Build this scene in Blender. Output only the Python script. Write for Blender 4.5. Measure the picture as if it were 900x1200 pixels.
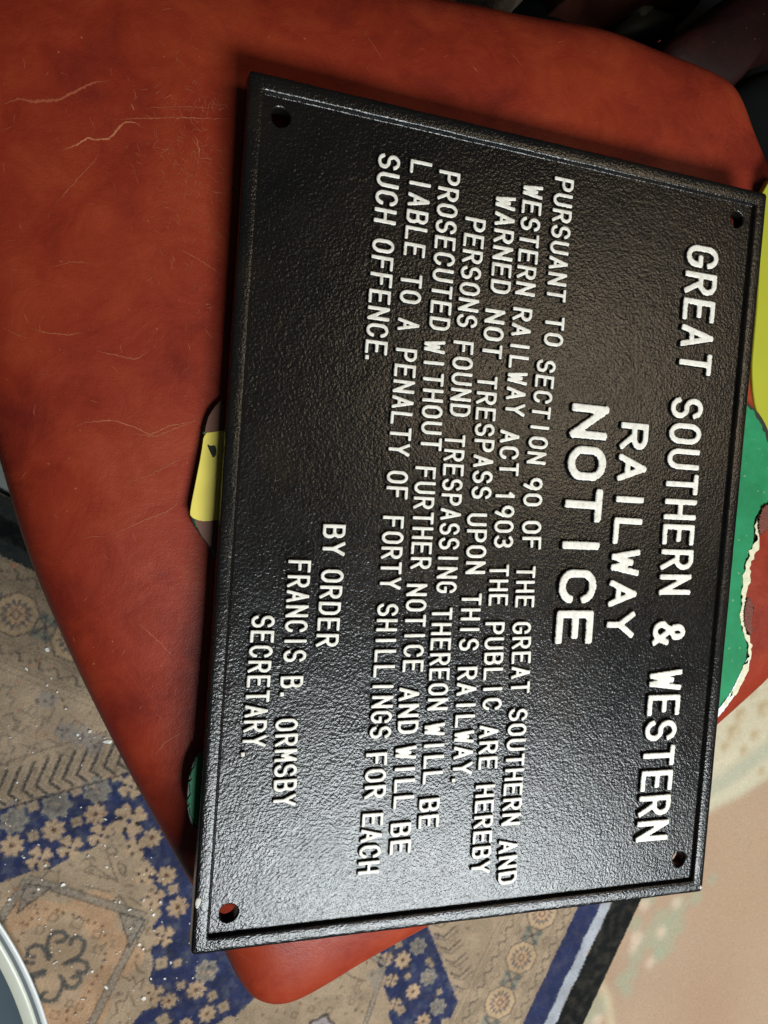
import bpy, bmesh, math, random
import numpy as np
from mathutils import Matrix, Vector
random.seed(4); rng = np.random.default_rng(4)
S = bpy.context.scene
for o in list(bpy.data.objects): bpy.data.objects.remove(o)

# ------------------------------------------------------------------ camera
CAM = np.array([-0.07287742, 0.31087325, 0.50511307])
RT = np.array([[0.94048116, -0.05575804, -0.33524054],
               [0.07432599, 0.99631494, 0.04280395],
               [0.33161850, -0.06517340, 0.94115971]])     # columns: camera right, up, back
F = 950.0
cam = bpy.data.cameras.new('camera'); co = bpy.data.objects.new('camera', cam); S.collection.objects.link(co)
m = Matrix([list(RT[0]) + [CAM[0]], list(RT[1]) + [CAM[1]], list(RT[2]) + [CAM[2]], [0, 0, 0, 1]])
co.matrix_world = m
cam.sensor_fit = 'VERTICAL'; cam.sensor_height = 24; cam.lens = 24 * F / 1200; cam.clip_start = .01; cam.clip_end = 50
cam.dof.use_dof = True; cam.dof.focus_distance = .58; cam.dof.aperture_fstop = 9
S.camera = co
S.render.resolution_x = 768; S.render.resolution_y = 1024
# ------------------------------------------------------------------ light
w = bpy.data.worlds.new('World'); S.world = w; w.use_nodes = True
w.node_tree.nodes['Background'].inputs[0].default_value = (.62, .66, .72, 1)
w.node_tree.nodes['Background'].inputs[1].default_value = .04
def area(name, loc, aim, sx, sy, power, col):
    l = bpy.data.lights.new(name, 'AREA'); l.shape = 'RECTANGLE'; l.size = sx; l.size_y = sy; l.energy = power; l.color = col
    o = bpy.data.objects.new(name, l); S.collection.objects.link(o); o.location = loc
    o.rotation_euler = (Vector(aim) - Vector(loc)).to_track_quat('-Z', 'Y').to_euler(); return o
area('window_light', (.76, -.76, 1.30), (.76, .10, -.1), 1.15, .46, 52, (.92, .98, 1.0))
area('ceiling_lamp', (1.35, .62, 1.9), (.25, .35, 0), .6, .6, 9, (1.0, .80, .55))
S.view_settings.view_transform = 'Standard'; S.view_settings.look = 'None'; S.view_settings.gamma = 1
S.view_settings.exposure = 0
S.render.engine = 'CYCLES'

# ------------------------------------------------------------------ helpers
def un(u, v, z):
    """where the photographed point (u, v) lies in the place, at height z"""
    d = RT @ np.array([(u - 450) / F, -(v - 600) / F, -1.0]); k = (z - CAM[2]) / d[2]
    return CAM + k * d
def lin(r, g, b):
    f = lambda c: ((c / 255 + .055) / 1.055) ** 2.4 if c > 10 else c / 255 / 12.92
    return (f(r), f(g), f(b))
def tag(o, label=None, cat=None, group=None, kind=None):
    if label: o['label'] = label
    if cat: o['category'] = cat
    if group: o['group'] = group
    if kind: o['kind'] = kind
    return o
def empty(name, loc, **k):
    o = bpy.data.objects.new(name, None); S.collection.objects.link(o); o.location = loc; o.empty_display_size = .05
    return tag(o, **k)
def mesh(name, verts, faces, smooth=True):
    me = bpy.data.meshes.new(name)
    verts = np.asarray(verts, np.float32); faces = np.asarray(faces, np.int32)
    if faces.ndim == 2:
        n = faces.shape[1]
        me.vertices.add(len(verts)); me.vertices.foreach_set('co', verts.ravel())
        me.loops.add(faces.size); me.loops.foreach_set('vertex_index', faces.ravel())
        me.polygons.add(len(faces)); me.polygons.foreach_set('loop_start', np.arange(0, faces.size, n, dtype=np.int32))
        me.polygons.foreach_set('loop_total', np.full(len(faces), n, np.int32))
        me.polygons.foreach_set('use_smooth', np.full(len(faces), smooth))
        me.update(calc_edges=True); me.validate()
    return me
def link(name, me, mat, parent=None, loc=(0, 0, 0)):
    o = bpy.data.objects.new(name, me); S.collection.objects.link(o); o.location = loc
    if mat and not me.materials: me.materials.append(mat)
    if parent:
        o.parent = parent
        o.location = Vector(loc) - parent.location if parent.type == 'EMPTY' else Vector(loc)
    return o
def from_bm(name, bm, mat, parent=None, smooth=False, loc=(0, 0, 0)):
    me = bpy.data.meshes.new(name); bmesh.ops.recalc_face_normals(bm, faces=bm.faces); bm.to_mesh(me); bm.free()
    for p in me.polygons: p.use_smooth = smooth
    return link(name, me, mat, parent, loc)

class NT:
    def __init__(s, name):
        s.m = bpy.data.materials.new(name); s.m.use_nodes = True; s.t = s.m.node_tree; s.b = s.t.nodes['Principled BSDF']
    def n(s, typ, **k):
        nd = s.t.nodes.new(typ)
        for a, v in k.items():
            if a.startswith('i_'):
                key = a[2:].replace('_', ' ')
                nd.inputs[int(key) if key.isdigit() else key].default_value = v
            else: setattr(nd, a, v)
        return nd
    def l(s, a, b): s.t.links.new(a, b)
    def ramp(s, fac, stops):
        r = s.n('ShaderNodeValToRGB'); e = r.color_ramp.elements
        while len(e) < len(stops): e.new(.5)
        for q, (p, c) in zip(e, stops):
            q.position = p; q.color = (*c, 1) if len(c) == 3 else c
        s.l(fac, r.inputs[0]); return r.outputs[0]
    def math(s, op, a, b=None, c=None):
        nd = s.n('ShaderNodeMath', operation=op)
        for i, v in enumerate((a, b, c)):
            if v is None: continue
            if isinstance(v, (int, float)): nd.inputs[i].default_value = v
            else: s.l(v, nd.inputs[i])
        return nd.outputs[0]
    def mix(s, fac, a, b, blend='MIX'):
        nd = s.n('ShaderNodeMix', data_type='RGBA', blend_type=blend)
        for i, v in ((0, fac), (6, a), (7, b)):
            if isinstance(v, (int, float)): nd.inputs[i].default_value = v
            elif isinstance(v, tuple): nd.inputs[i].default_value = (*v, 1)
            else: s.l(v, nd.inputs[i])
        return nd.outputs[2]
    def noise(s, scale, detail=4, rough=.55, vec=None, dist=0):
        nd = s.n('ShaderNodeTexNoise'); nd.inputs['Scale'].default_value = scale; nd.inputs['Detail'].default_value = detail
        nd.inputs['Roughness'].default_value = rough; nd.inputs['Distortion'].default_value = dist
        if vec is not None: s.l(vec, nd.inputs['Vector'])
        return nd.outputs[0]
    def pos(s): return s.n('ShaderNodeNewGeometry').outputs['Position']
    def bump(s, h, strength, dist, normal=None):
        nd = s.n('ShaderNodeBump'); nd.inputs['Strength'].default_value = strength; nd.inputs['Distance'].default_value = dist
        s.l(h, nd.inputs['Height'])
        if normal is not None: s.l(normal, nd.inputs['Normal'])
        return nd.outputs[0]
def simple(name, col, rough=.6, noise=0, scale=30, bump=0, bscale=300, spec=.5):
    t = NT(name); t.b.inputs['Roughness'].default_value = rough; t.b.inputs['Specular IOR Level'].default_value = spec
    nz = t.noise(scale, vec=t.pos())
    c = t.mix(nz, tuple(x * (1 - noise) for x in col), tuple(min(1, x * (1 + noise)) for x in col)); t.l(c, t.b.inputs['Base Color'])
    if bump: t.l(t.bump(t.noise(bscale, vec=t.pos()), bump, .001), t.b.inputs['Normal'])
    return t.m

# ------------------------------------------------------------------ materials
def iron_material(name='black_enamelled_iron', letters=False, ztop=0.0):
    t = NT(name); P = t.pos()
    n1 = t.noise(480, 1.5, .5, P); n2 = t.noise(980, 1, .5, P); n3 = t.noise(70, 3, .5, P)
    h = t.math('ADD', t.math('ADD', t.math('MULTIPLY', n1, 1.0), t.math('MULTIPLY', n2, .50)), t.math('MULTIPLY', n3, .9))
    nrm = t.bump(h, IRON_BUMP * (.4 if letters else 1), .0009)
    t.l(nrm, t.b.inputs['Normal'])
    base = t.ramp(t.noise(9, 4, .6, P), [(.32, (.0035, .004, .0045)), (.55, (.007, .0062, .0055)), (.72, (.015, .0105, .0068))])
    # small light grey dust flecks, also painting in the sparkle of the casting grain
    sp = t.ramp(t.noise(900, 2, .5, P), [(.70, (0, 0, 0)), (.76, (1, 1, 1))])
    base = t.mix(t.math('MULTIPLY', sp, .55), base, (.12, .115, .11))
    if letters:
        ob = t.n('ShaderNodeTexCoord').outputs['Object']; sx = t.n('ShaderNodeSeparateXYZ'); t.l(ob, sx.inputs[0])
        z = t.math('DIVIDE', sx.outputs[2], ztop)
        e = t.math('ADD', z, t.math('MULTIPLY', t.math('SUBTRACT', t.noise(520, 3, .6, P), .5), .60))
        wf = t.ramp(e, [(.80, (0, 0, 0)), (.86, (1, 1, 1))])
        white = t.ramp(t.noise(240, 4, .6, P), [(.25, (.56, .52, .44)), (.55, (.77, .745, .67))])
        base = t.mix(wf, base, white)
        t.l(t.math('MULTIPLY_ADD', wf, .12, .34), t.b.inputs['Roughness'])
    else:
        t.l(t.math('MULTIPLY_ADD', t.noise(25, 4, .6, P), .16, .15), t.b.inputs['Roughness'])
    t.l(base, t.b.inputs['Base Color'])
    t.b.inputs['Specular IOR Level'].default_value = .40
    return t.m
IRON_BUMP = .38
iron = iron_material()

def leather_material(name, c0, c1, c2, rough=.42, attr=True):
    t = NT(name); P = t.pos()
    big = t.noise(6.5, 5, .6, P, .5); mid = t.noise(28, 5, .65, P, .6)
    f = t.math('MULTIPLY_ADD', mid, .45, t.math('MULTIPLY', big, .62))
    base = t.ramp(f, [(.36, c0), (.52, c1), (.70, c2)])
    vor = t.n('ShaderNodeTexVoronoi', feature='DISTANCE_TO_EDGE'); vor.inputs['Scale'].default_value = 520; t.l(P, vor.inputs['Vector'])
    # long fine random scuffs
    mp = t.n('ShaderNodeMapping'); mp.inputs['Scale'].default_value = (45, 160, 40); mp.inputs['Rotation'].default_value = (0, 0, .5); t.l(P, mp.inputs[0])
    sc = t.ramp(t.noise(1, 5, .7, mp.outputs[0], 1.6), [(.485, (0, 0, 0)), (.5, (1, 1, 1)), (.515, (0, 0, 0))])
    pt = t.ramp(t.noise(8, 3, .5, P), [(.50, (0, 0, 0)), (.64, (1, 1, 1))])
    scf = t.math('MULTIPLY', t.math('MULTIPLY', sc, pt), .10)
    base = t.mix(scf, base, (.52, .20, .09))
    fl = t.ramp(t.noise(420, 1, .4, P), [(.79, (0, 0, 0)), (.83, (1, 1, 1))])
    base = t.mix(t.math('MULTIPLY', fl, .3), base, (.6, .3, .15))
    h = t.math('ADD', t.math('MULTIPLY', vor.outputs[0], .10), t.math('ADD', t.math('MULTIPLY_ADD', t.ramp(t.noise(11, 3, .55, P, 2.2), [(.42, (1, 1, 1)), (.5, (0, 0, 0)), (.58, (1, 1, 1))]), .04, t.math('MULTIPLY', mid, .5)), t.math('MULTIPLY', t.noise(190, 3, .6, P), .15)))
    if attr:
        a = t.n('ShaderNodeAttribute', attribute_name='wear'); s = t.n('ShaderNodeSeparateColor'); t.l(a.outputs['Color'], s.inputs[0])
        brk = t.ramp(t.noise(330, 4, .7, P), [(.36, (.15, .15, .15)), (.60, (1, 1, 1))])
        base = t.mix(t.math('MULTIPLY', s.outputs[0], t.math('MULTIPLY', brk, .62)), base, (.58, .24, .11))
        base = t.mix(t.math('MULTIPLY', s.outputs[1], .55), base, (.30, .055, .02))
    t.l(base, t.b.inputs['Base Color'])
    t.l(t.math('MULTIPLY_ADD', mid, .25, rough - .1), t.b.inputs['Roughness'])
    t.l(t.bump(h, .40, .0030), t.b.inputs['Normal'])
    t.b.inputs['Specular IOR Level'].default_value = .32
    return t.m
red_leather = leather_material('red_leather', (.130, .0122, .0070), (.222, .0235, .0085), (.292, .041, .0125))

def pile_material(name, rough=.95, bs=900, worn=.25, soft=False):
    t = NT(name); P = t.pos()
    a = t.n('ShaderNodeAttribute', attribute_name='dye').outputs['Color']
    n = t.noise(bs, 2, .6, P); n2 = t.noise(60, 5, .6, P)
    c = t.mix(.9, a, t.ramp(n, [(.3, (.62, .62, .62)), (.7, (1.25, 1.22, 1.2))]), 'MULTIPLY')
    c = t.mix(t.math('MULTIPLY', t.ramp(n2, [(.45, (0, 0, 0)), (.7, (1, 1, 1))]), worn), c, (.36, .29, .21))
    t.l(c, t.b.inputs['Base Color']); t.b.inputs['Roughness'].default_value = rough
    t.b.inputs['Specular IOR Level'].default_value = .15
    t.l(t.bump(t.math('ADD', n, n2), .6 if not soft else .3, .0015), t.b.inputs['Normal'])
    return t.m
rug_mat = pile_material('woven_wool_pile', worn=.07); pink_mat = pile_material('faded_flat_carpet', worn=.12, soft=True)

# ------------------------------------------------------------------ painter for woven patterns (colour per tuft)
class Pile:
    def __init__(s, x0, x1, y0, y1, step, z, keep=None):
        nx = int((x1 - x0) / step) + 1; ny = int((y1 - y0) / step) + 1
        X, Y = np.meshgrid(x0 + np.arange(nx) * step, y0 + np.arange(ny) * step)
        s.P = np.stack([X.ravel(), Y.ravel()], 1); s.nx, s.ny, s.z, s.step = nx, ny, z, step; s.o = np.array([x0, y0])
        s.C = np.zeros((len(s.P), 3)); s.keep = keep
    def u(s, p): q = un(p[0], p[1], s.z); return q[:2]
    def put(s, mask, col, idx=None, a=1.0):
        col = np.array(lin(*col))
        a = np.clip(mask, 0, 1)[:, None] * a
        if idx is None: s.C = s.C * (1 - a) + col * a
        else: s.C[idx] = s.C[idx] * (1 - a) + col * a
    def near(s, pts, pad):
        lo = pts.min(0) - pad; hi = pts.max(0) + pad
        i0, j0 = np.maximum(np.ceil((lo - s.o) / s.step), 0).astype(int); i1, j1 = np.floor((hi - s.o) / s.step).astype(int)
        i1 = min(i1, s.nx - 1); j1 = min(j1, s.ny - 1)
        if i1 < i0 or j1 < j0: return np.zeros(0, int)
        return (np.arange(j0, j1 + 1)[:, None] * s.nx + np.arange(i0, i1 + 1)[None]).ravel()
    def line(s, pts, wmm, col, a=1.0, soft=1.0, world=False):
        Q = np.array(pts, float) if world else np.array([s.u(p) for p in pts]); wd = wmm / 1000
        idx = s.near(Q, wd + .004)
        if not len(idx): return
        p = s.P[idx]; d = np.full(len(p), 9.)
        for q0, q1 in zip(Q[:-1], Q[1:]):
            v = q1 - q0; L = max(v @ v, 1e-12); k = np.clip(((p - q0) @ v) / L, 0, 1)
            d = np.minimum(d, np.hypot(*(p - q0 - k[:, None] * v).T))
        s.put((wd / 2 + s.step * .5 * soft - d) / (s.step * soft), col, idx, a)
    def poly(s, pts, col, a=1.0, world=False):
        Q = np.array(pts, float) if world else np.array([s.u(p) for p in pts]); idx = s.near(Q, .002)
        if not len(idx): return
        x, y = s.P[idx].T; ins = np.zeros(len(idx), bool)
        for (ax, ay), (bx, by) in zip(Q, np.roll(Q, -1, 0)):
            c = ((ay > y) != (by > y)) & (x < (bx - ax) * (y - ay) / (by - ay + 1e-15) + ax); ins ^= c
        s.put(ins.astype(float), col, idx, a)
    def rad(s, c, r, fn, col, a=1.0, rot=0):
        """shape given as radius over angle; r in mm, c a photographed point"""
        q = s.u(c) if not isinstance(c, np.ndarray) else c; r = r / 1000; idx = s.near(np.array([q]), r * 1.5)
        if not len(idx): return
        d = s.P[idx] - q; th = np.arctan2(d[:, 1], d[:, 0]) + rot; rr = np.hypot(*d.T)
        s.put((r * fn(th) - rr) / s.step + .5, col, idx, a)
    def build(s, name, mat, parent=None, relief=.0008):
        lum = s.C.mean(1); z = np.full(len(s.P), s.z) + (rng.random(len(s.P)) - .5) * relief
        i = np.arange(s.nx * s.ny).reshape(s.ny, s.nx)
        f = np.stack([i[:-1, :-1], i[:-1, 1:], i[1:, 1:], i[1:, :-1]], -1).reshape(-1, 4)
        if s.keep is not None:
            k = s.keep(s.P); f = f[k[f].all(1)]
        used = np.zeros(len(s.P), bool); used[f.ravel()] = True; mp = np.cumsum(used) - 1
        me = mesh(name, np.column_stack([s.P, z])[used], mp[f])
        at = me.color_attributes.new('dye', 'FLOAT_COLOR', 'POINT')
        at.data.foreach_set('color', np.column_stack([s.C, np.ones(len(s.C))])[used].astype(np.float32).ravel())
        return link(name, me, mat, parent)

# ------------------------------------------------------------------ the setting: floor
FZ = -.462
bm = bmesh.new(); vs = [bm.verts.new(p) for p in ((-3, -3, FZ), (4, -3, FZ), (4, 4, FZ), (-3, 4, FZ))]; bm.faces.new(vs)
tag(from_bm('floor', bm, simple('dark_grey_floor', (.008, .008, .009), .9, .3, 12, spec=.1)), kind='structure')

# ------------------------------------------------------------------ persian rug
RZ = -.450
a1 = math.radians(-25); e1 = np.array([math.cos(a1), math.sin(a1)]); e2 = np.array([math.cos(a1 - math.pi / 2), math.sin(a1 - math.pi / 2)])
edgeR = un(735, 1090, RZ)[:2]; edgeU = un(0, 577, RZ)[:2]
def rs(P): return -(P - edgeR) @ e1          # distance in from the right edge
def rt(P): return (P - edgeU) @ e2           # distance in from the far edge
rug = Pile(-.40, .74, -.56, .40, .00135, RZ, keep=lambda P: (rs(P) > -.0005) & (rt(P) > -.0005))
BEI, BEI2, NAV, NAV2, DK, GRY, TAN = (163, 143, 119), (178, 152, 124), (44, 51, 84), (52, 62, 100), (40, 38, 42), (140, 134, 122), (166, 140, 112)
rug.put(np.ones(len(rug.P)), BEI)
s_, t_ = rs(rug.P), rt(rug.P)
def band(v, lo, hi, col, wob=0):
    j = wob * np.sin((s_ + t_) * 90) * .6 + wob * np.sin((s_ + t_) * 231) * .4
    rug.put((((v + j) >= lo / 1000) & ((v + j) < hi / 1000)).astype(float), col)
# ---- field, dark blue with beige medallions
rug.poly([(-60, 966), (0, 948), (150, 905), (400, 830), (507, 1099), (545, 1195), (590, 1320), (-60, 1320)], NAV)
for _ in range(2600):   # worn knots in the blue
    q = (random.uniform(-20, 540), random.uniform(900, 1210)); pw = rug.u(q)
    idx = rug.near(np.array([pw]), random.uniform(.0015, .005))
    if len(idx) and (np.abs(rug.C[idx[0]] - lin(*NAV)).max() < .05): rug.C[idx] = rug.C[idx] * .6 + np.array(lin(*random.choice([NAV2, (38, 44, 62), (84, 90, 104)]))) * .4
rug.poly([(-60, 1060), (0, 1035), (40, 1020), (60, 1018), (84, 1004), (110, 994), (122, 982), (142, 975), (150, 990), (165, 985), (168, 1005), (176, 1012), (172, 1030), (185, 1040), (181, 1058), (190, 1070), (178, 1086), (184, 1100), (176, 1112), (180, 1130), (174, 1150), (186, 1165), (184, 1180), (168, 1184), (150, 1205), (100, 1280), (-60, 1280)], BEI)
rug.poly([(250, 1203), (268, 1190), (275, 1192), (300, 1168), (300, 1100), (380, 1060), (443, 1085), (440, 1100), (446, 1118), (441, 1128), (453, 1145), (449, 1156), (458, 1177), (455, 1190), (463, 1210), (500, 1300), (200, 1300)], BEI)
def star(n, k): return lambda th: .62 + .38 * (np.abs(((th * n / (2 * np.pi)) % 1) * 2 - 1)) ** k
lobed = lambda n: (lambda th: .88 + .12 * np.cos(n * th))
def flower(c, px, kind):
    r = px * 1.05
    if kind == 'disc':
        rug.rad(c, r, lobed(7), GRY); rug.rad(c, r * .80, lobed(7), (110, 104, 100), .7)
        for k in range(22):
            an = random.random() * 7; rr = r * random.uniform(.0, .75) / 1000
            rug.rad(rug.u(c) + rr * np.array([math.cos(an), math.sin(an)]), r * random.uniform(.07, .13), star(3, 1), random.choice([BEI2, (150, 142, 130), (74, 70, 72), (60, 58, 66)]), .9, rot=an)
    elif kind == 'star':
        rug.rad(c, r, star(8, .8), BEI2, rot=random.random()); rug.rad(c, r * .22, lambda th: 1 + 0 * th, (96, 66, 50))
    elif kind == 'small':
        rug.rad(c, r, star(4, 1), BEI, rot=random.random() * .4 + .3); rug.rad(c, r * .25, lambda th: 1 + 0 * th, (140, 120, 96))
    else:
        for k in range(4):
            an = k * math.pi / 2 + .5; rug.rad(rug.u(c) + r * .00052 * np.array([math.cos(an), math.sin(an)]), r * .55, star(4, 1), BEI2, rot=.2)
        for k in range(4):
            an = k * math.pi / 2 + 1.2; rug.rad(rug.u(c) + r * .0005 * np.array([math.cos(an), math.sin(an)]), r * .14, lambda th: 1 + 0 * th, DK)
for c, r, k in [((16, 962), 15, 'disc'), ((66, 944), 16, 'disc'), ((114, 926), 15, 'disc'), ((163, 908), 15, 'disc'), ((14, 991), 13, 'star'), ((63, 973), 13, 'star'), ((112, 954), 13, 'star'),
    ((39, 945), 7, 'small'), ((89, 927), 7, 'small'), ((122, 909), 6, 'small'), ((137, 910), 7, 'small'), ((39, 980), 7, 'small'), ((90, 963), 7, 'small'), ((75, 926), 5, 'small'), ((24, 944), 5, 'small'),
    ((-8, 975), 7, 'small'), ((154, 922), 14, 'lump'), ((151, 962), 20, 'lump'), ((46, 1006), 14, 'lump'), ((82, 993), 14, 'lump'), ((118, 979), 14, 'lump'), ((158, 994), 13, 'lump'), ((169, 1026), 13, 'lump'),
    ((178, 982), 12, 'star'), ((195, 1026), 12, 'star'), ((203, 1042), 7, 'small'), ((208, 1063), 13, 'star'), ((180, 1053), 13, 'lump'), ((191, 1097), 13, 'lump'), ((189, 1129), 9, 'small'), ((208, 1129), 6, 'small'),
    ((242, 1138), 14, 'disc'), ((212, 1155), 6, 'small'), ((230, 1160), 12, 'star'), ((249, 1167), 7, 'small'), ((198, 1173), 10, 'star'), ((243, 1188), 11, 'star'), ((191, 1196), 9, 'small'), ((180, 1165), 12, 'lump'), ((262, 1180), 8, 'small'), ((218, 1200), 8, 'star'),
    ((490, 1109), 12, 'disc'), ((502, 1145), 12, 'disc'), ((513, 1180), 12, 'disc'), ((472, 1125), 12, 'star'), ((484, 1162), 11, 'star'), ((496, 1197), 11, 'star'), ((467, 1107), 6, 'small'), ((478, 1144), 5, 'small'), ((502, 1126), 5, 'small'), ((506, 1131), 4, 'small'),
    ((470, 1184), 7, 'small'), ((453, 1124), 9, 'lump'), ((459, 1149), 9, 'lump'), ((463, 1177), 9, 'lump'), ((515, 1162), 5, 'small'), ((522, 1198), 7, 'small')]:
    flower(c, r, k)
# ---- medallion drawing
def dl(pts, w=1.6, col=DK, a=.85): rug.line(pts, w * 1.25, col, min(1, a * 1.08))
Z4 = lambda pts: [(x / 7.5, 1040 + y / 7.5) for x, y in pts]
rug.rad((70, 1130), 92, lobed(6), (190, 148, 112), .55); rug.rad((62, 1127), 60, lobed(5), (160, 146, 124), .5)
for pts in ([(430, 630), (415, 520), (430, 440), (480, 395), (560, 390), (590, 430), (560, 470), (500, 480)], [(620, 500), (630, 450), (690, 430), (740, 480), (730, 550), (690, 610), (620, 640), (560, 670)],
            [(600, 660), (700, 640), (760, 660), (770, 710), (740, 750), (680, 740)], [(640, 790), (700, 770), (710, 820), (660, 880), (590, 880), (560, 830), (530, 780)], [(550, 830), (540, 900), (490, 990), (400, 1000), (350, 960), (400, 920)],
            [(240, 600), (250, 540), (310, 505), (370, 520), (400, 570), (430, 630), (450, 600)], [(200, 650), (290, 665)], [(260, 770), (390, 730)], [(280, 800), (390, 760)], [(280, 800), (300, 900), (350, 960)], [(240, 600), (300, 610)]):
    dl(Z4(pts), 3.6, (50, 54, 58))
    dl(Z4(pts), 1.3, (104, 104, 100))
def box(c, r, rot=.4, w=1.4, col=(96, 78, 62)):
    q = rug.u(c); P = [q + r / 1000 * np.array([math.cos(rot + k * math.pi / 2), math.sin(rot + k * math.pi / 2)]) for k in range(5)]; rug.line(P, w, col, .8, world=True)
for x, y, r in [(470, 265, 6), (350, 370, 6), (680, 315, 8), (850, 415, 6), (860, 545, 6), (480, 1120, 6), (610, 1020, 5), (700, 1050, 5)]: box((x / 7.5, 1040 + y / 7.5), r)
for x, y in [(195, 315), (240, 325), (280, 275), (330, 225), (405, 190), (505, 200), (560, 225), (640, 240), (700, 265), (775, 295), (830, 315), (200, 400), (160, 470), (890, 700), (850, 780), (810, 850), (785, 915), (740, 975), (590, 1085), (660, 1105), (590, 1160), (900, 340), (925, 420), (930, 500), (925, 580), (915, 640)]:
    rug.rad((x / 7.5, 1040 + y / 7.5), 2.4, star(4, 1), (98, 66, 50), .85)
def hatch(a, b, wpx, n, col=(108, 104, 100)):
    a, b = rug.u(a), rug.u(b); d = b - a; L = np.hypot(*d); d = d / L; nn = np.array([-d[1], d[0]]); W = wpx / 1000
    rug.poly([a - nn * W, b - nn * W, b + nn * W, a + nn * W], (150, 138, 122), .8, True)
    for s in (-1, 1): rug.line([a + nn * W * s, b + nn * W * s], 1.3, DK, .85, world=True)
    for k in range(n):
        p = a + d * L * (k + .5) / n; s = 1 if k % 2 else -1
        rug.line([p - nn * W * .6 * s - d * .002, p + nn * W * .6 * s + d * .002], 1.1, col, .8, world=True)
hatch((33, 1030), (170, 1074), 4.5, 34); hatch((170, 1076), (112, 1190), 4.5, 30); hatch((33, 1030), (-10, 1092), 4.5, 20); hatch((112, 1190), (80, 1260), 4.5, 16)
for tri in ([(140, 1070), (170, 1078), (152, 1110)], [(30, 1036), (60, 1040), (20, 1070)]):
    rug.poly(tri, (142, 132, 120), .8); dl(tri + tri[:1], 1.2)
    cx = sum(p[0] for p in tri) / 3; cy = sum(p[1] for p in tri) / 3
    for k in range(16): rug.rad((cx + random.gauss(0, 6), cy + random.gauss(0, 6)), 1.5, star(4, 1), DK, .7)
Z3 = lambda pts: [(x / 5, 900 + y / 5) for x, y in pts]
for pts in ([(490, 600), (540, 570), (690, 670), (640, 540)], [(480, 690), (640, 725)], [(500, 610), (640, 650)], [(690, 560), (710, 620), (735, 630), (735, 580), (700, 550), (690, 560)], [(400, 560), (430, 575)], [(330, 610), (350, 600), (340, 640)],
            [(480, 545), (540, 520), (560, 540)], [(760, 760), (830, 805)], [(800, 800), (820, 780)], [(620, 480), (660, 450), (690, 490), (640, 510), (620, 480)], [(740, 690), (790, 690)], [(250, 640), (290, 600), (330, 615)], [(660, 780), (700, 745), (740, 800)]):
    dl(Z3(pts), 1.3, (84, 74, 66), .8)
Z5 = lambda pts: [(60 + x / 4.5, 1020 + y / 4.5) for x, y in pts]
for pts in ([(430, 560), (450, 600), (430, 620)], [(350, 690), (390, 690), (410, 640)], [(340, 700), (350, 750), (320, 770)], [(440, 480), (460, 530), (490, 540)], [(420, 660), (440, 720)], [(460, 590), (490, 570), (470, 630)], [(500, 330), (520, 300)], [(380, 560), (420, 580)], [(480, 400), (500, 430), (530, 420)]):
    dl(Z5(pts), 1.5, (92, 76, 62), .8)
# second medallion, near edge
hatch((372, 1085), (452, 1130), 3, 18); hatch((451, 1132), (428, 1200), 3, 12)
rug.poly([(428, 1140), (449, 1133), (442, 1170)], (142, 132, 120), .8)
for x, y, r in [(365, 1182, 5), (386, 1184, 5), (412, 1174, 5), (345, 1190, 5), (421, 1152, 4)]: box((x, y), r)
for x, y in [(370, 1170), (395, 1170), (405, 1188), (352, 1176), (424, 1186), (400, 1156), (430, 1128), (420, 1120), (436, 1142)]: rug.rad((x, y), 2.2, star(4, 1), (98, 66, 50), .85)
rug.rad((376, 1205), 20, lobed(5), DK, .8); rug.rad((376, 1205), 15, lobed(5), (160, 150, 150)); rug.rad((376, 1205), 6, lobed(5), NAV)
for pts in ([(395, 1130), (412, 1145), (430, 1150)], [(425, 1110), (440, 1120)], [(437, 1105), (448, 1100), (446, 1112)]): dl(pts, 1.4, (84, 74, 66), .8)
# ---- chevron strips
dl([(-40, 959), (0, 949), (150, 906), (215, 886)], 1.6)
for k in range(-3, 13):
    ox, oy = 16 * k, -4.6 * k
    dl([(40 + ox, 894 + oy), (26 + ox, 926 + oy), (38 + ox, 934 + oy)], 2.8, (50, 50, 54)); dl([(44 + ox, 900 + oy), (34 + ox, 923 + oy), (44 + ox, 930 + oy)], 1.2, (120, 104, 86), .7)
dl([(-40, 906), (0, 896), (60, 876), (150, 850)], 1.4, (110, 96, 82))
for k in range(-3, 9):
    ox, oy = 6.2 * k, 15.5 * k
    dl([(510 + ox, 1094 + oy), (520 + ox, 1098 + oy), (533 + ox, 1086 + oy)], 1.8, (66, 62, 62)); dl([(513 + ox, 1099 + oy), (523 + ox, 1102 + oy), (536 + ox, 1091 + oy)], 1.1, (90, 80, 72))
# ---- meander area between chevrons and far guard
def glyph(c, sz, k, col=(98, 90, 84), w=1.6):
    q = rug.u(c); shapes = [[(-1, -1), (-1, 1), (0, 1), (0, 0), (1, 0), (1, -1)], [(-1, 0), (1, 0), (1, 1), (.2, 1), (.2, .4)], [(-1, 1), (-.3, 1), (-.3, -.2), (.5, -.2), (.5, .8), (1, .8)], [(0, -1), (0, 1), (-1, 1)], [(-1, -.5), (0, .5), (1, -.5)], [(-.8, -.8), (.8, -.8), (.8, .8), (-.3, .8), (-.3, 0)]][k % 6]
    rug.line([q + sz / 1000 * (x * e1 - y * e2) for x, y in shapes], w, col, .75, world=True)
for i, (x, y) in enumerate([(8, 815), (30, 835), (22, 856), (48, 850), (44, 875), (66, 862), (8, 872), (74, 884), (92, 874), (60, 838), (12, 840), (86, 852), (106, 886), (118, 868), (4, 894), (30, 885)]): glyph((x, y), 9, i)
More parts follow.
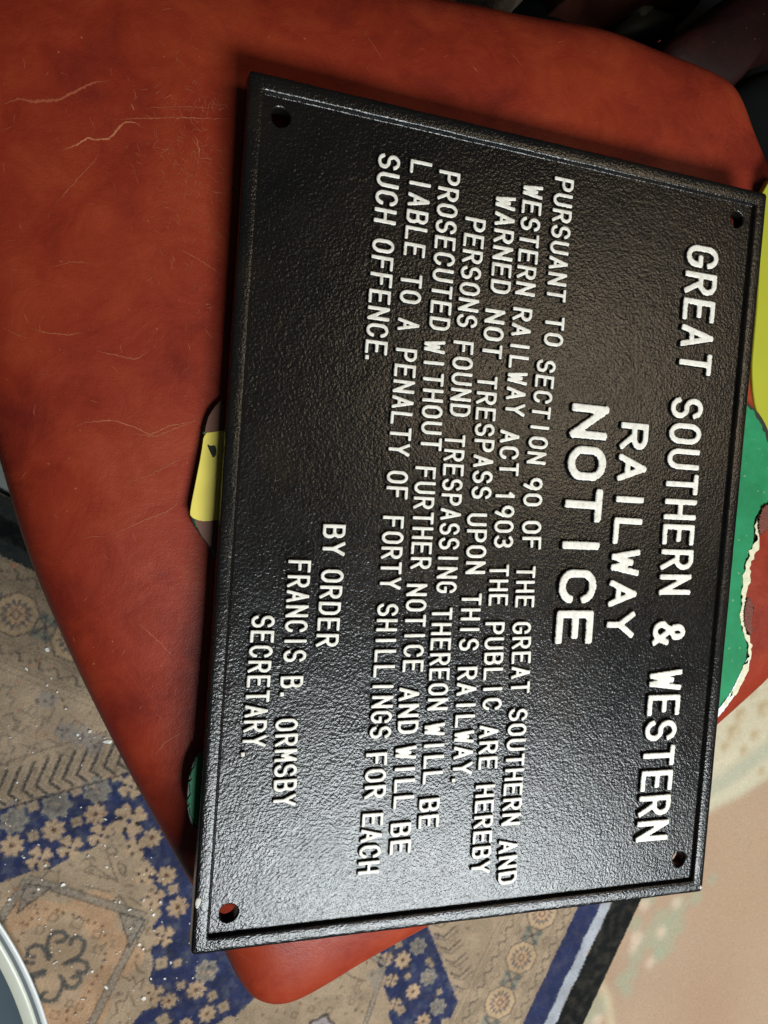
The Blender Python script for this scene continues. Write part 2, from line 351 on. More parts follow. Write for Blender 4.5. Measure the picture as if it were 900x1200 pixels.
for c in ((76, 858), (94, 862), (112, 872), (56, 818)):
    rug.rad(c, 13, lobed(6), (138, 130, 124), .6)
    for k in range(5): rug.rad((c[0] + random.gauss(0, 5), c[1] + random.gauss(0, 5)), 2.2, star(4, 1), (74, 70, 78), .8)
for _ in range(900):
    q = (random.uniform(-10, 560), random.uniform(800, 1210)); pw = rug.u(q); ix = rug.near(np.array([pw]), .0008)
    if len(ix) and rug.C[ix[0]].sum() > .75 and not (10 < q[0] < 130 and 1065 < q[1]):
        if random.random() < .5: glyph(q, random.uniform(2, 4.5), random.randint(0, 5), random.choice([(120, 102, 86), (104, 92, 84), (134, 112, 92)]), 1.2)
        else: rug.rad(q, random.uniform(1.6, 3.2), star(4, 1), random.choice([(96, 80, 70), (120, 100, 84), (150, 116, 90)]), .8)
# ---- borders along both edges
def border(v, along, o, ax, inn, far, phase=0):
    """v distance-in array, o origin, ax direction along the edge, inn direction in; widths in mm"""
    for lo, hi, col in ([(0, 47, (24, 26, 26)), (47, 64, (168, 172, 180)), (64, 99, NAV)] if not far else [(0, 22, (44, 50, 50)), (22, 44, (20, 24, 24)), (44, 60, (42, 50, 50))]):
        band(v, lo, hi, col, .0015 if hi == 64 or lo == 64 else 0)
    b0 = 60 if far else 99
    band(v, b0, b0 + 112, BEI)
    def Q(a, d): return o + ax * a / 1000 + inn * (b0 + d) / 1000
    for d in (3, 19, 23, 78, 82, 98, 102, 109): rug.line([Q(-500, d), Q(900, d)], 1.2, (112, 96, 82), .8, world=True)
    k = -500
    i = 0
    while k < 900:
        for d0 in (11, 90):
            sgn = 1 if (i % 2) else -1
            rug.line([Q(k, d0 - 4), Q(k + 6, d0 - 3), Q(k + 9, d0 + 4), Q(k + 14, d0 + 3)], 2.4, (70, 64, 62), .8, world=True)
            rug.rad(Q(k + 19, d0), 3, star(4, 1), (120, 110, 92), .9)
        k += 22; i += 1
    k = phase - 66 * 12
    while k < 900:
        c = Q(k, 50); m_ = k + 33
        hexp = [Q(k + 24 * math.cos(a), 50 + 25 * math.sin(a)) for a in np.linspace(0, 2 * np.pi, 9) + .39]
        rug.poly(hexp, (182, 156, 124), 1, True); rug.line(hexp, 2.0, (84, 78, 76), .9, world=True)
        rug.rad(c, 18, star(14, 1), (92, 88, 92), .85); rug.rad(c, 12.5, star(10, 1), (186, 152, 118)); rug.line([c + .0055 * np.array([math.cos(a), math.sin(a)]) for a in np.linspace(0, 2 * np.pi, 5)], 1.8, (70, 68, 76), .9, world=True); rug.rad(c, 3, star(4, 1), BEI2)
        for a in range(4):
            an = a * math.pi / 2 + .78; ca, sa = math.cos(an), math.sin(an)
            rug.rad(Q(m_ + 7 * ca, 50 + 13 * sa), 6.5, lobed(3), (132, 134, 120), .85, rot=an)
            rug.line([Q(m_ + 2 * ca, 50 + 3 * sa), Q(m_ + 9 * ca - 3 * sa, 50 + 17 * sa), Q(m_ + 13 * ca, 50 + 21 * sa), Q(m_ + 13 * ca, 50 + 10 * sa), Q(m_ + 2 * ca, 50 + 3 * sa)], 1.5, (78, 76, 78), .85, world=True)
            rug.rad(Q(m_ + 8 * ca, 50 + 14 * sa), 2.2, star(4, 1), (70, 74, 84), .9)
        rug.rad(Q(m_, 50), 4, star(4, 1), (76, 74, 80), .9)
        for dd in (-1, 1):
            rug.line([Q(m_ - 6, 50 + dd * 25), Q(m_, 50 + dd * 20), Q(m_ + 6, 50 + dd * 25)], 1.4, (96, 86, 80), .8, world=True)
        k += 66
phU = (rug.u((18, 722)) - edgeU) @ e1 * 1000; phR = (rug.u((610, 1122)) - edgeR) @ e2 * 1000
border(t_, s_, edgeU, e1, e2, True, phU)
border(s_, t_, edgeR, e2, -e1, False, phR)
Cg = rug.C.reshape(rug.ny, rug.nx, 3)      # fuzzy tufts: neighbours swap dye, then a little blending
for _ in range(1):
    jx = np.clip(np.arange(rug.nx)[None] + rng.integers(-1, 2, (rug.ny, rug.nx)), 0, rug.nx - 1); jy = np.clip(np.arange(rug.ny)[:, None] + rng.integers(-1, 2, (rug.ny, rug.nx)), 0, rug.ny - 1)
    Cg = Cg[jy, jx] * .55 + Cg * .45
wear = np.kron(rng.random((rug.ny // 14 + 2, rug.nx // 14 + 2)), np.ones((14, 14)))[:rug.ny, :rug.nx]
for _ in range(6): wear[1:-1, 1:-1] = (wear[:-2, 1:-1] + wear[2:, 1:-1] + wear[1:-1, :-2] + wear[1:-1, 2:] + wear[1:-1, 1:-1]) / 5
abrash = 1 + .10 * np.sin((t_ * 61).reshape(rug.ny, rug.nx)) * np.sin((t_ * 23 + 1).reshape(rug.ny, rug.nx))
Cg = Cg * (1 - .22 * rng.random((rug.ny, rug.nx, 1))) * (.86 + .28 * wear[..., None]) * abrash[..., None]
rug.C = Cg.reshape(-1, 3)
rr_ = empty('persian_rug', (0, 0, RZ), label='worn beige and navy Persian rug with medallions and black taped edge under the red stool', cat='rug')
rug.build('pile', rug_mat, rr_, relief=.0007)
bm = bmesh.new()
# backing so that the rug has thickness
cor = edgeR + 0; A_ = np.array([[*(-e1)], [*e2]])
M2 = np.linalg.solve(np.array([e1, e2]), np.array([edgeR @ e1, edgeU @ e2]))
pts = [M2, M2 + e2 * .95, M2 + e2 * .95 - e1 * 1.1, M2 - e1 * 1.1]
for z in (FZ + .003, RZ - .0015): [bm.verts.new((*p, z)) for p in pts]
bm.verts.ensure_lookup_table(); V = bm.verts
for i in range(4): bm.faces.new((V[i], V[(i + 1) % 4], V[4 + (i + 1) % 4], V[4 + i]))
bm.faces.new(V[4:8]); bm.faces.new(V[:4])
from_bm('backing', bm, simple('rug_backing', (.05, .05, .055), .9, .2, 80), rr_)

# ------------------------------------------------------------------ faded pink carpet at the right
PZ = -.458
pk = Pile(.05, 1.25, -.70, .62, .0035, PZ, keep=lambda P: (P @ np.array([.42, -.907]) > -.28))
pk.put(np.ones(len(pk.P)), (168, 142, 119))
def soft(c, rx, col, a):
    q = un(c[0], c[1], PZ)[:2]; d = np.hypot(*(pk.P - q).T) / rx; pk.put(np.exp(-d * d) * a, col)
for _ in range(60): soft((random.uniform(640, 1000), random.uniform(850, 1230)), random.uniform(.02, .10), random.choice([(160, 128, 104), (178, 152, 127), (156, 136, 118), (170, 142, 116)]), .5)
pk.poly([(700, 1010), (845, 935), (862, 930), (900, 905), (1000, 850), (1000, 600), (700, 600)], (196, 186, 160))
pk.line([(760, 990), (845, 937), (862, 930), (900, 906), (1000, 850)], 16, (196, 190, 164), .9, soft=3)
pk.line([(770, 960), (845, 917), (870, 900), (900, 878), (1000, 820)], 26, (168, 170, 150), .75, soft=3)
pk.line([(770, 940), (850, 892), (880, 872), (940, 830)], 6, (206, 198, 174), .8, soft=2)
for x, y, r in [(860, 858, 14), (885, 862, 10), (868, 838, 12), (895, 830, 14), (882, 812, 10), (900, 790, 12), (872, 880, 9), (850, 875, 9), (893, 905, 8), (905, 860, 10)]:
    pk.rad((x, y), r, lobed(5), (166, 142, 104), .8); pk.rad((x + 2, y + 2), r * .5, lobed(4), (200, 190, 162), .9)
GR = (150, 160, 136)
for x, y, r in [(760, 1052, 16), (795, 1062, 18), (775, 1078, 20), (790, 1085, 22), (760, 1100, 20), (778, 1108, 22), (745, 1120, 16), (772, 1118, 14), (740, 1140, 14), (728, 1150, 14), (735, 1160, 12), (815, 1052, 14), (835, 1030, 10), (700, 1180, 22), (690, 1200, 20), (745, 1082, 14)]:
    pk.rad((x, y), r, lobed(random.randint(4, 7)), GR, .55, rot=random.random() * 6)
for x, y, r in [(746, 1100, 11), (775, 1092, 9), (793, 1058, 9), (755, 1060, 9), (762, 1128, 8), (742, 1112, 7), (700, 1195, 9)]:
    pk.rad((x, y), r, lobed(5), (214, 196, 176), .8); pk.rad((x, y), r * .45, lobed(4), (176, 148, 120), .8)
pk.line([(705, 1155), (712, 1170), (716, 1200), (714, 1230)], 9, (200, 188, 156), .8, soft=3)
for _ in range(3):   # woven softness
    C = pk.C.reshape(pk.ny, pk.nx, 3); C[1:-1, 1:-1] = (C[1:-1, 1:-1] * 2 + C[:-2, 1:-1] + C[2:, 1:-1] + C[1:-1, :-2] + C[1:-1, 2:]) / 6
tag(pk.build('faded_carpet', pink_mat, relief=.001), 'faded pinkish tan carpet with pale green flowers and cream border at the right', 'carpet')

# pale strip of lino behind the far rug edge, at the left
bm = bmesh.new(); q = [un(-160, 330, -.4615), un(16, 470, -.4615), un(40, 590, -.4615), un(-160, 520, -.4615)]
bm.faces.new([bm.verts.new((p[0], p[1], -.4605)) for p in q])
tag(from_bm('pale_floor', bm, simple('pale_lino', (.30, .33, .31), .5, .15, 40)), kind='structure')

# ------------------------------------------------------------------ round tray, lower left corner
def lathe(name, prof, n, mat, parent, loc, smooth=True):
    v = []; f = []
    for i in range(n):
        a = 2 * math.pi * i / n
        for r, z in prof: v.append((r * math.cos(a), r * math.sin(a), z))
    k = len(prof)
    for i in range(n):
        for j in range(k - 1): f.append((i * k + j, ((i + 1) % n) * k + j, ((i + 1) % n) * k + j + 1, i * k + j + 1))
    return link(name, mesh(name, v, f, smooth), mat, parent, loc)
TZ = -.432
P3 = [un(*p, TZ)[:2] for p in ((0, 1081), (22, 1117), (56, 1200))]
(ax, ay), (bx, by), (cx, cy) = P3
d_ = 2 * (ax * (by - cy) + bx * (cy - ay) + cx * (ay - by))
ux = ((ax * ax + ay * ay) * (by - cy) + (bx * bx + by * by) * (cy - ay) + (cx * cx + cy * cy) * (ay - by)) / d_
uy = ((ax * ax + ay * ay) * (cx - bx) + (bx * bx + by * by) * (ax - cx) + (cx * cx + cy * cy) * (bx - ax)) / d_
TR = math.hypot(ax - ux, ay - uy)
tr = empty('round_tray', (ux, uy, RZ), label='round blue grey tray with white and cream rim in the bottom left corner', cat='tray')
wh = simple('white_enamel', (.72, .75, .74), .25, .05, 60); crm = simple('cream_enamel', (.60, .62, .52), .3, .06, 60); bg = simple('blue_grey_glaze', (.075, .10, .12), .35, .12, 14)
T0 = (ux, uy, TZ)
lathe('rim', [(TR - .012, -.014), (TR - .004, -.006), (TR, 0), (TR - .002, .001), (TR - .006, -.0005), (TR - .0065, -.003)], 220, wh, tr, T0)
lathe('rim_groove', [(TR - .0062, -.0025), (TR - .0105, -.0022)], 220, simple('dark_groove', (.06, .08, .09), .4), tr, T0)
lathe('rim_band', [(TR - .010, -.004), (TR - .0104, -.0005), (TR - .015, -.0005), (TR - .024, -.0045)], 220, crm, tr, T0)
lathe('dish', [(TR - .0235, -.0045), (TR - .035, -.009), (TR - .06, -.011), (.001, -.012)], 220, bg, tr, T0)
lathe('foot', [(TR - .012, -.014), (TR - .05, -.0175), (.001, -.0175)], 120, wh, tr, T0)

# ------------------------------------------------------------------ red leather stool
def smooth_loop(pts, n, it=2):
    P = np.array(pts, float)
    for _ in range(it):
        P = np.stack([P * .75 + np.roll(P, -1, 0) * .25, P * .25 + np.roll(P, -1, 0) * .75], 1).reshape(-1, P.shape[1])
    d = np.hypot(*(np.roll(P, -1, 0) - P).T[:2]); s = np.concatenate([[0], np.cumsum(d)]); Q = np.vstack([P, P[:1]])
    t = np.linspace(0, s[-1], n, endpoint=False)
    return np.stack([np.interp(t, s, Q[:, k]) for k in range(P.shape[1])], 1)
def cushion(name, outline, ztop, drop, zbot, n, rings, mat, parent=None, pw=3.2, paint=None, center=None, lump=0):
    L = smooth_loop(outline, n); c = L.mean(0) if center is None else np.array(center)
    rad = np.hypot(*(L - c).T); dirn = (L - c) / rad[:, None]
    V = []; e = 2 / pw
    fs = np.concatenate([np.linspace(.002, .90, rings), .90 + .10 * np.sin(np.linspace(0, np.pi / 2, 34)[1:])])
    for fr in fs: V.append(np.column_stack([c + dirn * (rad * fr)[:, None], np.full(n, ztop - drop * (1 - max(0, 1 - fr ** pw) ** (1 / pw)))]))
    for k in range(1, 12):
        zz = k / 11 * .9; V.append(np.column_stack([c + dirn * (rad * (1 - zz ** pw) ** (1 / pw))[:, None], np.full(n, ztop - drop * (1 + zz))]))
    Rr = rad * .25
    zl = V[-1][0, 2]
    V.append(np.column_stack([c + dirn * (rad - Rr * .10)[:, None], np.full(n, zbot)]))
    K = len(V); V = np.vstack(V)
    if lump:
        V[:, 2] += lump * (np.sin(V[:, 0] * 23 + 1) * np.sin(V[:, 1] * 17) + .5 * np.sin(V[:, 0] * 51 + V[:, 1] * 37))
    i = np.arange(K * n).reshape(K, n); j = np.roll(i, -1, 1)
    f = np.stack([i[:-1], i[1:], j[1:], j[:-1]], -1).reshape(-1, 4)[:, ::-1]
    me = mesh(name, V, f)
    if paint is not None:
        at = me.color_attributes.new('wear', 'FLOAT_COLOR', 'POINT'); C = paint(V)
        at.data.foreach_set('color', C.astype(np.float32).ravel())
    return link(name, me, mat, parent)
OZ = -.068
out_px = [(0, 535), (28, 635), (60, 715), (100, 802), (150, 900), (200, 990), (240, 1060), (262, 1112), (276, 1140), (294, 1163), (325, 1169), (362, 1152), (424, 1114), (496, 1074), (600, 1020), (720, 935), (845, 832), (900, 780), (960, 700), (990, 600), (985, 480), (945, 340), (905, 240), (884, 195), (868, 158), (858, 128), (845, 104), (822, 90), (800, 80), (760, 65), (700, 41), (640, 31), (580, 22), (500, 6), (430, -10), (300, -32), (150, -52), (20, -70), (-60, -40), (-90, 60), (-88, 200), (-60, 340), (-25, 460)]
outl = [un(u, v, OZ)[:2] for u, v in out_px]
SEAT_C = un(440, 560, -.02)[:2]
SCR = []
def seat_paint(V):
    C = np.zeros((len(V), 4)); C[:, 3] = 1
    def sc(pts, w, a, ch=0):
        if ch == 0: SCR.append((pts, w, a))
        return
    sc([(72, 180), (90, 174), (103, 166), (112, 169), (128, 168), (135, 160), (142, 151), (150, 148), (160, 150), (168, 156)], 1.5, .85)
    sc([(130, 146), (160, 144), (200, 143), (270, 145)], .7, .55); sc([(160, 132), (210, 130), (265, 132)], .6, .3)
    sc([(229, 166), (232, 190)], 1.0, .7); sc([(153, 126), (157, 135)], 1.0, .6); sc([(117, 178), (113, 190), (100, 205), (80, 225), (62, 246)], .9, .3)
    sc([(0, 124), (20, 117), (40, 122), (70, 121), (95, 108), (110, 101), (128, 99)], 2.6, .30)
    sc([(0, 127), (30, 124), (60, 126), (75, 122)], 6, .55, 1)
    sc([(34, 385), (55, 391), (80, 394), (100, 391)], .9, .5); sc([(0, 382), (15, 390), (35, 398)], .8, .35)
    sc([(110, 412), (130, 417), (160, 423), (175, 412)], .9, .45); sc([(60, 315), (85, 309), (110, 312)], .8, .35)
    sc([(80, 505), (100, 495), (130, 493), (155, 500), (175, 510), (195, 500), (235, 493)], 1.1, .50); sc([(150, 508), (180, 512), (215, 498), (236, 488)], 1.0, .45)
    sc([(145, 566), (175, 556), (205, 540), (225, 533)], .8, .40); sc([(130, 626), (150, 617), (170, 608), (195, 598), (215, 583)], .9, .45); sc([(95, 630), (125, 627)], .9, .3)
    sc([(162, 729), (180, 745), (205, 770)], 1.0, .40); sc([(190, 690), (215, 678), (238, 664)], .8, .35); sc([(180, 890), (192, 872), (205, 862), (222, 850)], 1.0, .40)
    sc([(205, 295), (225, 305), (250, 322), (258, 328)], .8, .40); sc([(245, 230), (262, 232)], .8, .4); sc([(225, 190), (250, 193)], .7, .35)
    sc([(553, 78), (558, 86)], 1.0, .6); sc([(598, 60), (612, 80)], .7, .3); sc([(428, 38), (440, 60), (448, 75)], .8, .25); sc([(268, 1120), (300, 1135)], .8, .0)
    r = np.random.default_rng(7)
    for _ in range(480):   # fine cat-scratch network left of the plate, and a few anywhere
        if r.random() < .75: x, y = r.normal(222, 32), r.normal(205, 70)
        else: x, y = r.uniform(0, 270), r.uniform(20, 900)
        if x > 268: continue
        an = r.normal(1.1, .8); L = r.uniform(3, 16); k = r.normal(0, .25)
        sc([(x, y), (x + L * math.cos(an) * .5, y + L * math.sin(an) * .5), (x + L * math.cos(an + k), y + L * math.sin(an + k))], .55, r.uniform(.12, .42))
    for _ in range(60):
        x, y = r.uniform(350, 800), r.uniform(15, 200); an = r.uniform(0, 3); L = r.uniform(2, 12)
        sc([(x, y), (x + L * math.cos(an), y + L * math.sin(an))], .5, r.uniform(.05, .25))
    return C
st = empty('leather_stool', (SEAT_C[0], SEAT_C[1], -.45), label='low stool with a worn red leather cushion carrying the black cast iron notice', cat='stool')
cushion('cushion', outl, -.0184, .054, -.16, 1400, 300, red_leather, st, pw=3.5, paint=seat_paint, center=SEAT_C, lump=.0009)
from mathutils.bvhtree import BVHTree
cm = bpy.data.objects['cushion'].data
cushion_tree = BVHTree.FromPolygons([v.co[:] for v in cm.vertices], [p.vertices[:] for p in cm.polygons])
V_, F_, K_ = [], [], []
base_c = np.array([.228, .026, .010]); sc_c = np.array([.50, .21, .10])
for pts, w_, a_ in SCR:
    Q = np.array([un(u, v, -.03)[:2] for u, v in pts])
    d = np.hypot(*np.diff(Q, axis=0).T); sl = np.concatenate([[0], np.cumsum(d)]); m_ = max(3, int(sl[-1] / .0012)); tt = np.linspace(0, sl[-1], m_ + 1)
    X = np.interp(tt, sl, Q[:, 0]); Y = np.interp(tt, sl, Q[:, 1])
    for _ in range(2):
        X[1:-1] = (X[:-2] + X[1:-1] * 2 + X[2:]) / 4; Y[1:-1] = (Y[:-2] + Y[1:-1] * 2 + Y[2:]) / 4
    if m_ > 6: X[1:-1] += rng.normal(0, .00022, m_ - 1); Y[1:-1] += rng.normal(0, .00022, m_ - 1)
    gx, gy = np.gradient(X), np.gradient(Y); L_ = np.hypot(gx, gy) + 1e-9; b0 = len(V_)
    for k in range(m_ + 1):
        hw = w_ * .00032 * (min(1, 3.5 * k / m_ + .05) * min(1, 3.5 * (m_ - k) / m_ + .05)) * (rng.uniform(.55, 1.35))
        hit = cushion_tree.ray_cast(Vector((X[k], Y[k], .1)), Vector((0, 0, -1)))
        z = (hit[0].z if hit[0] else -.05) + .00012
        for sg_ in (-1, 1): V_.append((X[k] - sg_ * gy[k] / L_[k] * hw, Y[k] + sg_ * gx[k] / L_[k] * hw, z)); K_.append(base_c + (sc_c - base_c) * a_ * .85 * rng.uniform(.6, 1.1))
        if k: i_ = b0 + 2 * k; F_.append((i_ - 2, i_ - 1, i_ + 1, i_))
me_ = mesh('scuff_marks', V_, F_); at_ = me_.color_attributes.new('dye', 'FLOAT_COLOR', 'POINT')
at_.data.foreach_set('color', np.column_stack([np.clip(K_, 0, 1), np.ones(len(K_))]).astype(np.float32).ravel())
scm = NT('scuffed_leather'); scm.l(scm.n('ShaderNodeAttribute', attribute_name='dye').outputs['Color'], scm.b.inputs['Base Color']); scm.b.inputs['Roughness'].default_value = .6; scm.b.inputs['Specular IOR Level'].default_value = .2
tag(link('scuff_marks', me_, scm.m, st), kind='stuff')
wood = simple('dark_turned_wood', (.035, .016, .009), .4, .3, 20)
bm = bmesh.new()
L2 = smooth_loop(outl, 64); L2 = SEAT_C + (L2 - SEAT_C) * .90
lo = [bm.verts.new((*p, -.20)) for p in L2]; hi = [bm.verts.new((*p, -.150)) for p in L2]
for i in range(64): bm.faces.new((lo[i], lo[(i + 1) % 64], hi[(i + 1) % 64], hi[i]))
bm.faces.new(lo); bm.faces.new(hi); from_bm('seat_frame', bm, wood, st, loc=(0, 0, 0)).location = -st.location
for cx_, cy_ in ((330, 1060), (820, 640), (760, 150), (60, 60)):
    p = un(cx_, cy_, -.17)[:2]; p = SEAT_C + (p - SEAT_C) * .72
    lathe('leg', [(.0, -.0), (.022, 0), (.024, -.03), (.017, -.06), (.020, -.11), (.013, -.22), (.016, -.245), (.012, -.262), (0, -.262)], 24, wood, st, (p[0], p[1], -.188))
for c_ in st.children:
    if c_.name.split('.')[0] in ('cushion', 'scuff_marks'): c_.location = -st.location

# ------------------------------------------------------------------ painted boards under the notice
def slab(name, pts, z0, z1, mat, parent=None, jag=0, n=260, bev=.0006):
    L = smooth_loop(pts, n, 1)
    if jag:
        t = np.arange(n); nrm = np.roll(L, -1, 0) - np.roll(L, 1, 0); nrm = np.stack([nrm[:, 1], -nrm[:, 0]], 1); nrm /= np.hypot(*nrm.T)[:, None]
        L = L + nrm * (rng.normal(0, jag, n))[:, None]
    bm = bmesh.new(); rows = []
    c = L.mean(0)
    for z, k in ((z0, 0), (z1 - bev, 0), (z1, bev)):
        d = (c - L); d /= np.hypot(*d.T)[:, None]; rows.append([bm.verts.new((*p, z)) for p in L + d * k])
    for a, b in zip(rows, rows[1:]):
        for i in range(n): bm.faces.new((a[i], a[(i + 1) % n], b[(i + 1) % n], b[i]))
    bm.faces.new(rows[0][::-1]); bm.faces.new(rows[-1]); bmesh.ops.triangulate(bm, faces=[f for f in bm.faces if len(f.verts) > 4])
    return from_bm(name, bm, mat, parent, loc=(0, 0, 0))
def U(pts, z): return [un(u, v, z)[:2] for u, v in pts]
green = NT('green_gloss_paint'); P_ = green.pos()
c_ = green.ramp(green.noise(35, 5, .6, P_), [(.35, (.010, .165, .062)), (.7, (.018, .24, .10))])
c_ = green.mix(green.math('MULTIPLY', green.ramp(green.noise(260, 4, .6, P_), [(.66, (0, 0, 0)), (.72, (1, 1, 1))]), .5), c_, (.45, .45, .33))
green.l(c_, green.b.inputs['Base Color']); green.b.inputs['Roughness'].default_value = .5; green.b.inputs['Specular IOR Level'].default_value = .25
raw = simple('chipped_primer', (.62, .58, .40), .7, .25, 240, .5, 700); rust = simple('brown_torn_edge', (.13, .03, .016), .7, .5, 160, .8, 500)
yel = simple('yellow_paint', (.72, .60, .11), .4, .12, 60); blk = simple('black_line_paint', (.012, .014, .012), .4, .2, 50); brn = simple('brown_paint', (.12, .05, .03), .5, .35, 50)
BT, BB = -.0148, -.0180
bd = empty('painted_board', (.2, .25, BB), label='green painted board with chipped cream edge and yellow corner poking out under the notice', cat='board')
right = [(860, 468), (875, 474), (886, 484), (895, 500), (902, 520), (908, 550), (905, 582), (896, 594), (886, 604), (884, 618), (885, 634), (877, 652), (873, 662), (874, 676), (869, 694), (870, 712), (869, 736), (876, 750), (877, 766), (872, 785), (862, 806), (850, 822), (838, 836)]
left = [(600, 900), (330, 985), (240, 975), (226, 968), (221, 950), (220, 930), (223, 905), (230, 885), (250, 870), (262, 800), (262, 700), (248, 642), (238, 630), (226, 612), (223, 600), (229, 570), (236, 530), (241, 492), (250, 478), (262, 470), (300, 470), (600, 460)]
def offs(pts, cx, k): return [(cx + (u - cx) * k, 650 + (v - 650) * (1 + (k - 1) * .3)) for u, v in pts]
slab('panel', U(offs(right, 560, 1.006) + offs(left, 560, 1.006), BB), BB, BT - .0012, blk, bd).location = -bd.location
slab('green_face', U(offs(right, 560, .998) + offs(left, 560, .998), BT), BT - .0014, BT, green.m, bd, jag=.00045, n=700).location = -bd.location
def inlay(name, px, mat, z=BT, h=.0006, jag=0):
    slab(name, U(px, z), z - .0003, z + h, mat, bd, jag=jag, n=120, bev=.0002).location = -bd.location
inlay('brown_patch', [(262, 466), (250, 478), (242, 492), (238, 520), (262, 524), (275, 500)], brn, h=.0003)
inlay('yellow_patch', [(275, 503), (250, 506), (239, 507), (236, 530), (229, 565), (222.5, 598), (223, 606), (236, 611), (250, 610), (275, 606)], yel, h=.0006)
inlay('brown_patch', [(225, 605), (240, 610), (260, 606), (262, 660), (246, 640), (236, 628)], brn, h=.0004)
inlay('dark_stroke', [(242, 520), (247, 523), (252, 521), (254, 531), (250, 538), (246, 530)], blk, h=.0009)
inlay('chipped_edge', [(891, 599), (887, 606), (884, 620), (887, 634), (880, 643), (873, 662), (869, 690), (870, 702), (867, 718), (869, 738), (876, 752), (877, 768), (871, 785), (860, 809), (846, 826), (848, 830), (862, 812), (874, 790), (880, 768), (880, 750), (873, 736), (874, 712), (874, 695), (879, 676), (878, 662), (889, 640), (890, 618), (893, 604)], raw, h=.0005, jag=.0009)
inlay('chipped_edge', [(876, 770), (869, 785), (858, 808), (846, 826), (832, 842), (836, 846), (850, 830), (864, 810), (876, 788), (879, 770)], wh, h=.0004, jag=.0002)
inlay('torn_edge', [(893, 592), (888, 606), (887, 618), (889, 627), (896, 622), (905, 612), (906, 590)], rust, h=.0020, jag=.0005)
inlay('torn_edge', [(874, 700), (871, 715), (871, 733), (877, 744), (881, 740), (879, 728), (882, 712), (878, 700)], rust, h=.0016, jag=.0004)

lime = simple('lime_yellow_paint', (.36, .37, .018), .4, .08, 30)
lm = slab('lime_board', U([(893, 215), (893, 262), (888, 350), (883, 405), (881, 430), (883, 465), (889, 490), (899, 512), (915, 535), (980, 560), (1010, 400), (990, 240), (930, 195)], -.0225), -.028, -.0225, lime)
tag(lm, 'lime yellow painted board sticking out beside the top right corner of the notice', 'board')

# ------------------------------------------------------------------ the cast iron notice
W, H = .400, .5502; PZN = -.0036; TH = -.0145
sg = empty('notice_sign', (W / 2, H / 2, TH), label='black cast iron railway trespass notice with raised white lettering lying on the red leather stool', cat='sign')
def rect_loop(x0, y0, x1, y1, r, ns=60, nc=6):
    pts = []
    cs = [(x1 - r, y0 + r, -90), (x1 - r, y1 - r, 0), (x0 + r, y1 - r, 90), (x0 + r, y0 + r, 180)]
    for i, (cx, cy, a0) in enumerate(cs):
        for k in range(nc + 1):
            a = math.radians(a0 + 90 * k / nc); pts.append((cx + r * math.cos(a), cy + r * math.sin(a)))
        nx = cs[(i + 1) % 4]; a = math.radians(a0 + 90)
        p0 = np.array(pts[-1]); b = math.radians(nx[2]); p1 = np.array((nx[0] + r * math.cos(b), nx[1] + r * math.sin(b)))
        for k in range(1, ns): pts.append(tuple(p0 + (p1 - p0) * k / ns))
    return np.array(pts)
def wob(P, amp, seed):
    x, y = P[:, 0], P[:, 1]
    return amp * (np.sin(x * 97 + seed) + np.sin(y * 83 + 2 * seed) + .6 * np.sin((x + y) * 311 + seed * 3) + .5 * rng.normal(0, 1, len(P)))
def loft(name, rows, mat, parent, close=True):
    n = len(rows[0]); V = np.vstack(rows); i = np.arange(len(rows) * n).reshape(len(rows), n); j = np.roll(i, -1, 1)
    f = np.stack([i[:-1], j[:-1], j[1:], i[1:]], -1).reshape(-1, 4)
    o = link(name, mesh(name, V, f), mat, parent); o.location = -parent.location; return o
rows = []
IM = .0098   # rim width
for d, z, r in ((0.0022, TH, .002), (.0002, TH + .002, .003), (0, -.004, .003), (0, -.0012, .003), (.0004, -.0004, .003), (.0011, 0, .003), (.0030, .0002, .003), (.0055, .0001, .0025), (.0082, 0, .002), (.0093, -.0003, .0014), (.0098, -.0010, .0010), (.0102, -.0025, .0008), (.0106, -.0034, .0006), (.0118, PZN - .0003, .0005)):
    L = rect_loop(d, d, W - d, H - d, r); a = wob(L, .00009, d * 900)
    c = np.array([W / 2, H / 2]); L = L + (L - c) / np.hypot(*(L - c).T)[:, None] * a[:, None]
    rows.append(np.column_stack([L, np.full(len(L), z) + (wob(L, .00004, 5 + d * 300) if z > -.002 else 0)]))
loft('rim', rows, iron, sg)
# panel with four real bolt holes
holes = [(.0215, .5280), (.3767, .5275), (.3775, .0268), (.0227, .0232)]
HR = .0058
bm = bmesh.new()
def ring(pts, z): return [bm.verts.new((*p, z)) for p in pts]
d = .0104; oc = [(d, d), (W - d, d), (W - d, H - d), (d, H - d)]
nH = 40; loops = []
for hx, hy in holes:
    rr2 = [HR * (1 + .035 * math.sin(3 * k * 2 * math.pi / nH + hx * 50) + random.uniform(-.015, .015)) for k in range(nH)]
    loops.append([[(hx + (rr2[k] + e) * math.cos(2 * math.pi * k / nH), hy + (rr2[k] + e) * math.sin(2 * math.pi * k / nH)) for k in range(nH)] for e in (.0010, .0003, 0)])
for z, e in ((PZN, 0), (TH + .0006, 2)):
    O = ring(oc, z); ed = [bm.edges.new((O[i], O[(i + 1) % 4])) for i in range(4)]; HL = []
    for lp in loops:
        R_ = ring(lp[e], z); ed += [bm.edges.new((R_[i], R_[(i + 1) % nH])) for i in range(nH)]; HL.append(R_)
    bmesh.ops.triangle_fill(bm, use_beauty=True, use_dissolve=False, edges=ed)
    if e == 0: top = HL
    else: bot = HL
for k, lp in enumerate(loops):
    a = ring(lp[1], PZN - .0006); b = ring(lp[2], PZN - .002)
    for p, q in ((top[k], a), (a, b), (b, bot[k])):
        for i in range(nH): bm.faces.new((p[i], p[(i + 1) % nH], q[(i + 1) % nH], q[i]))
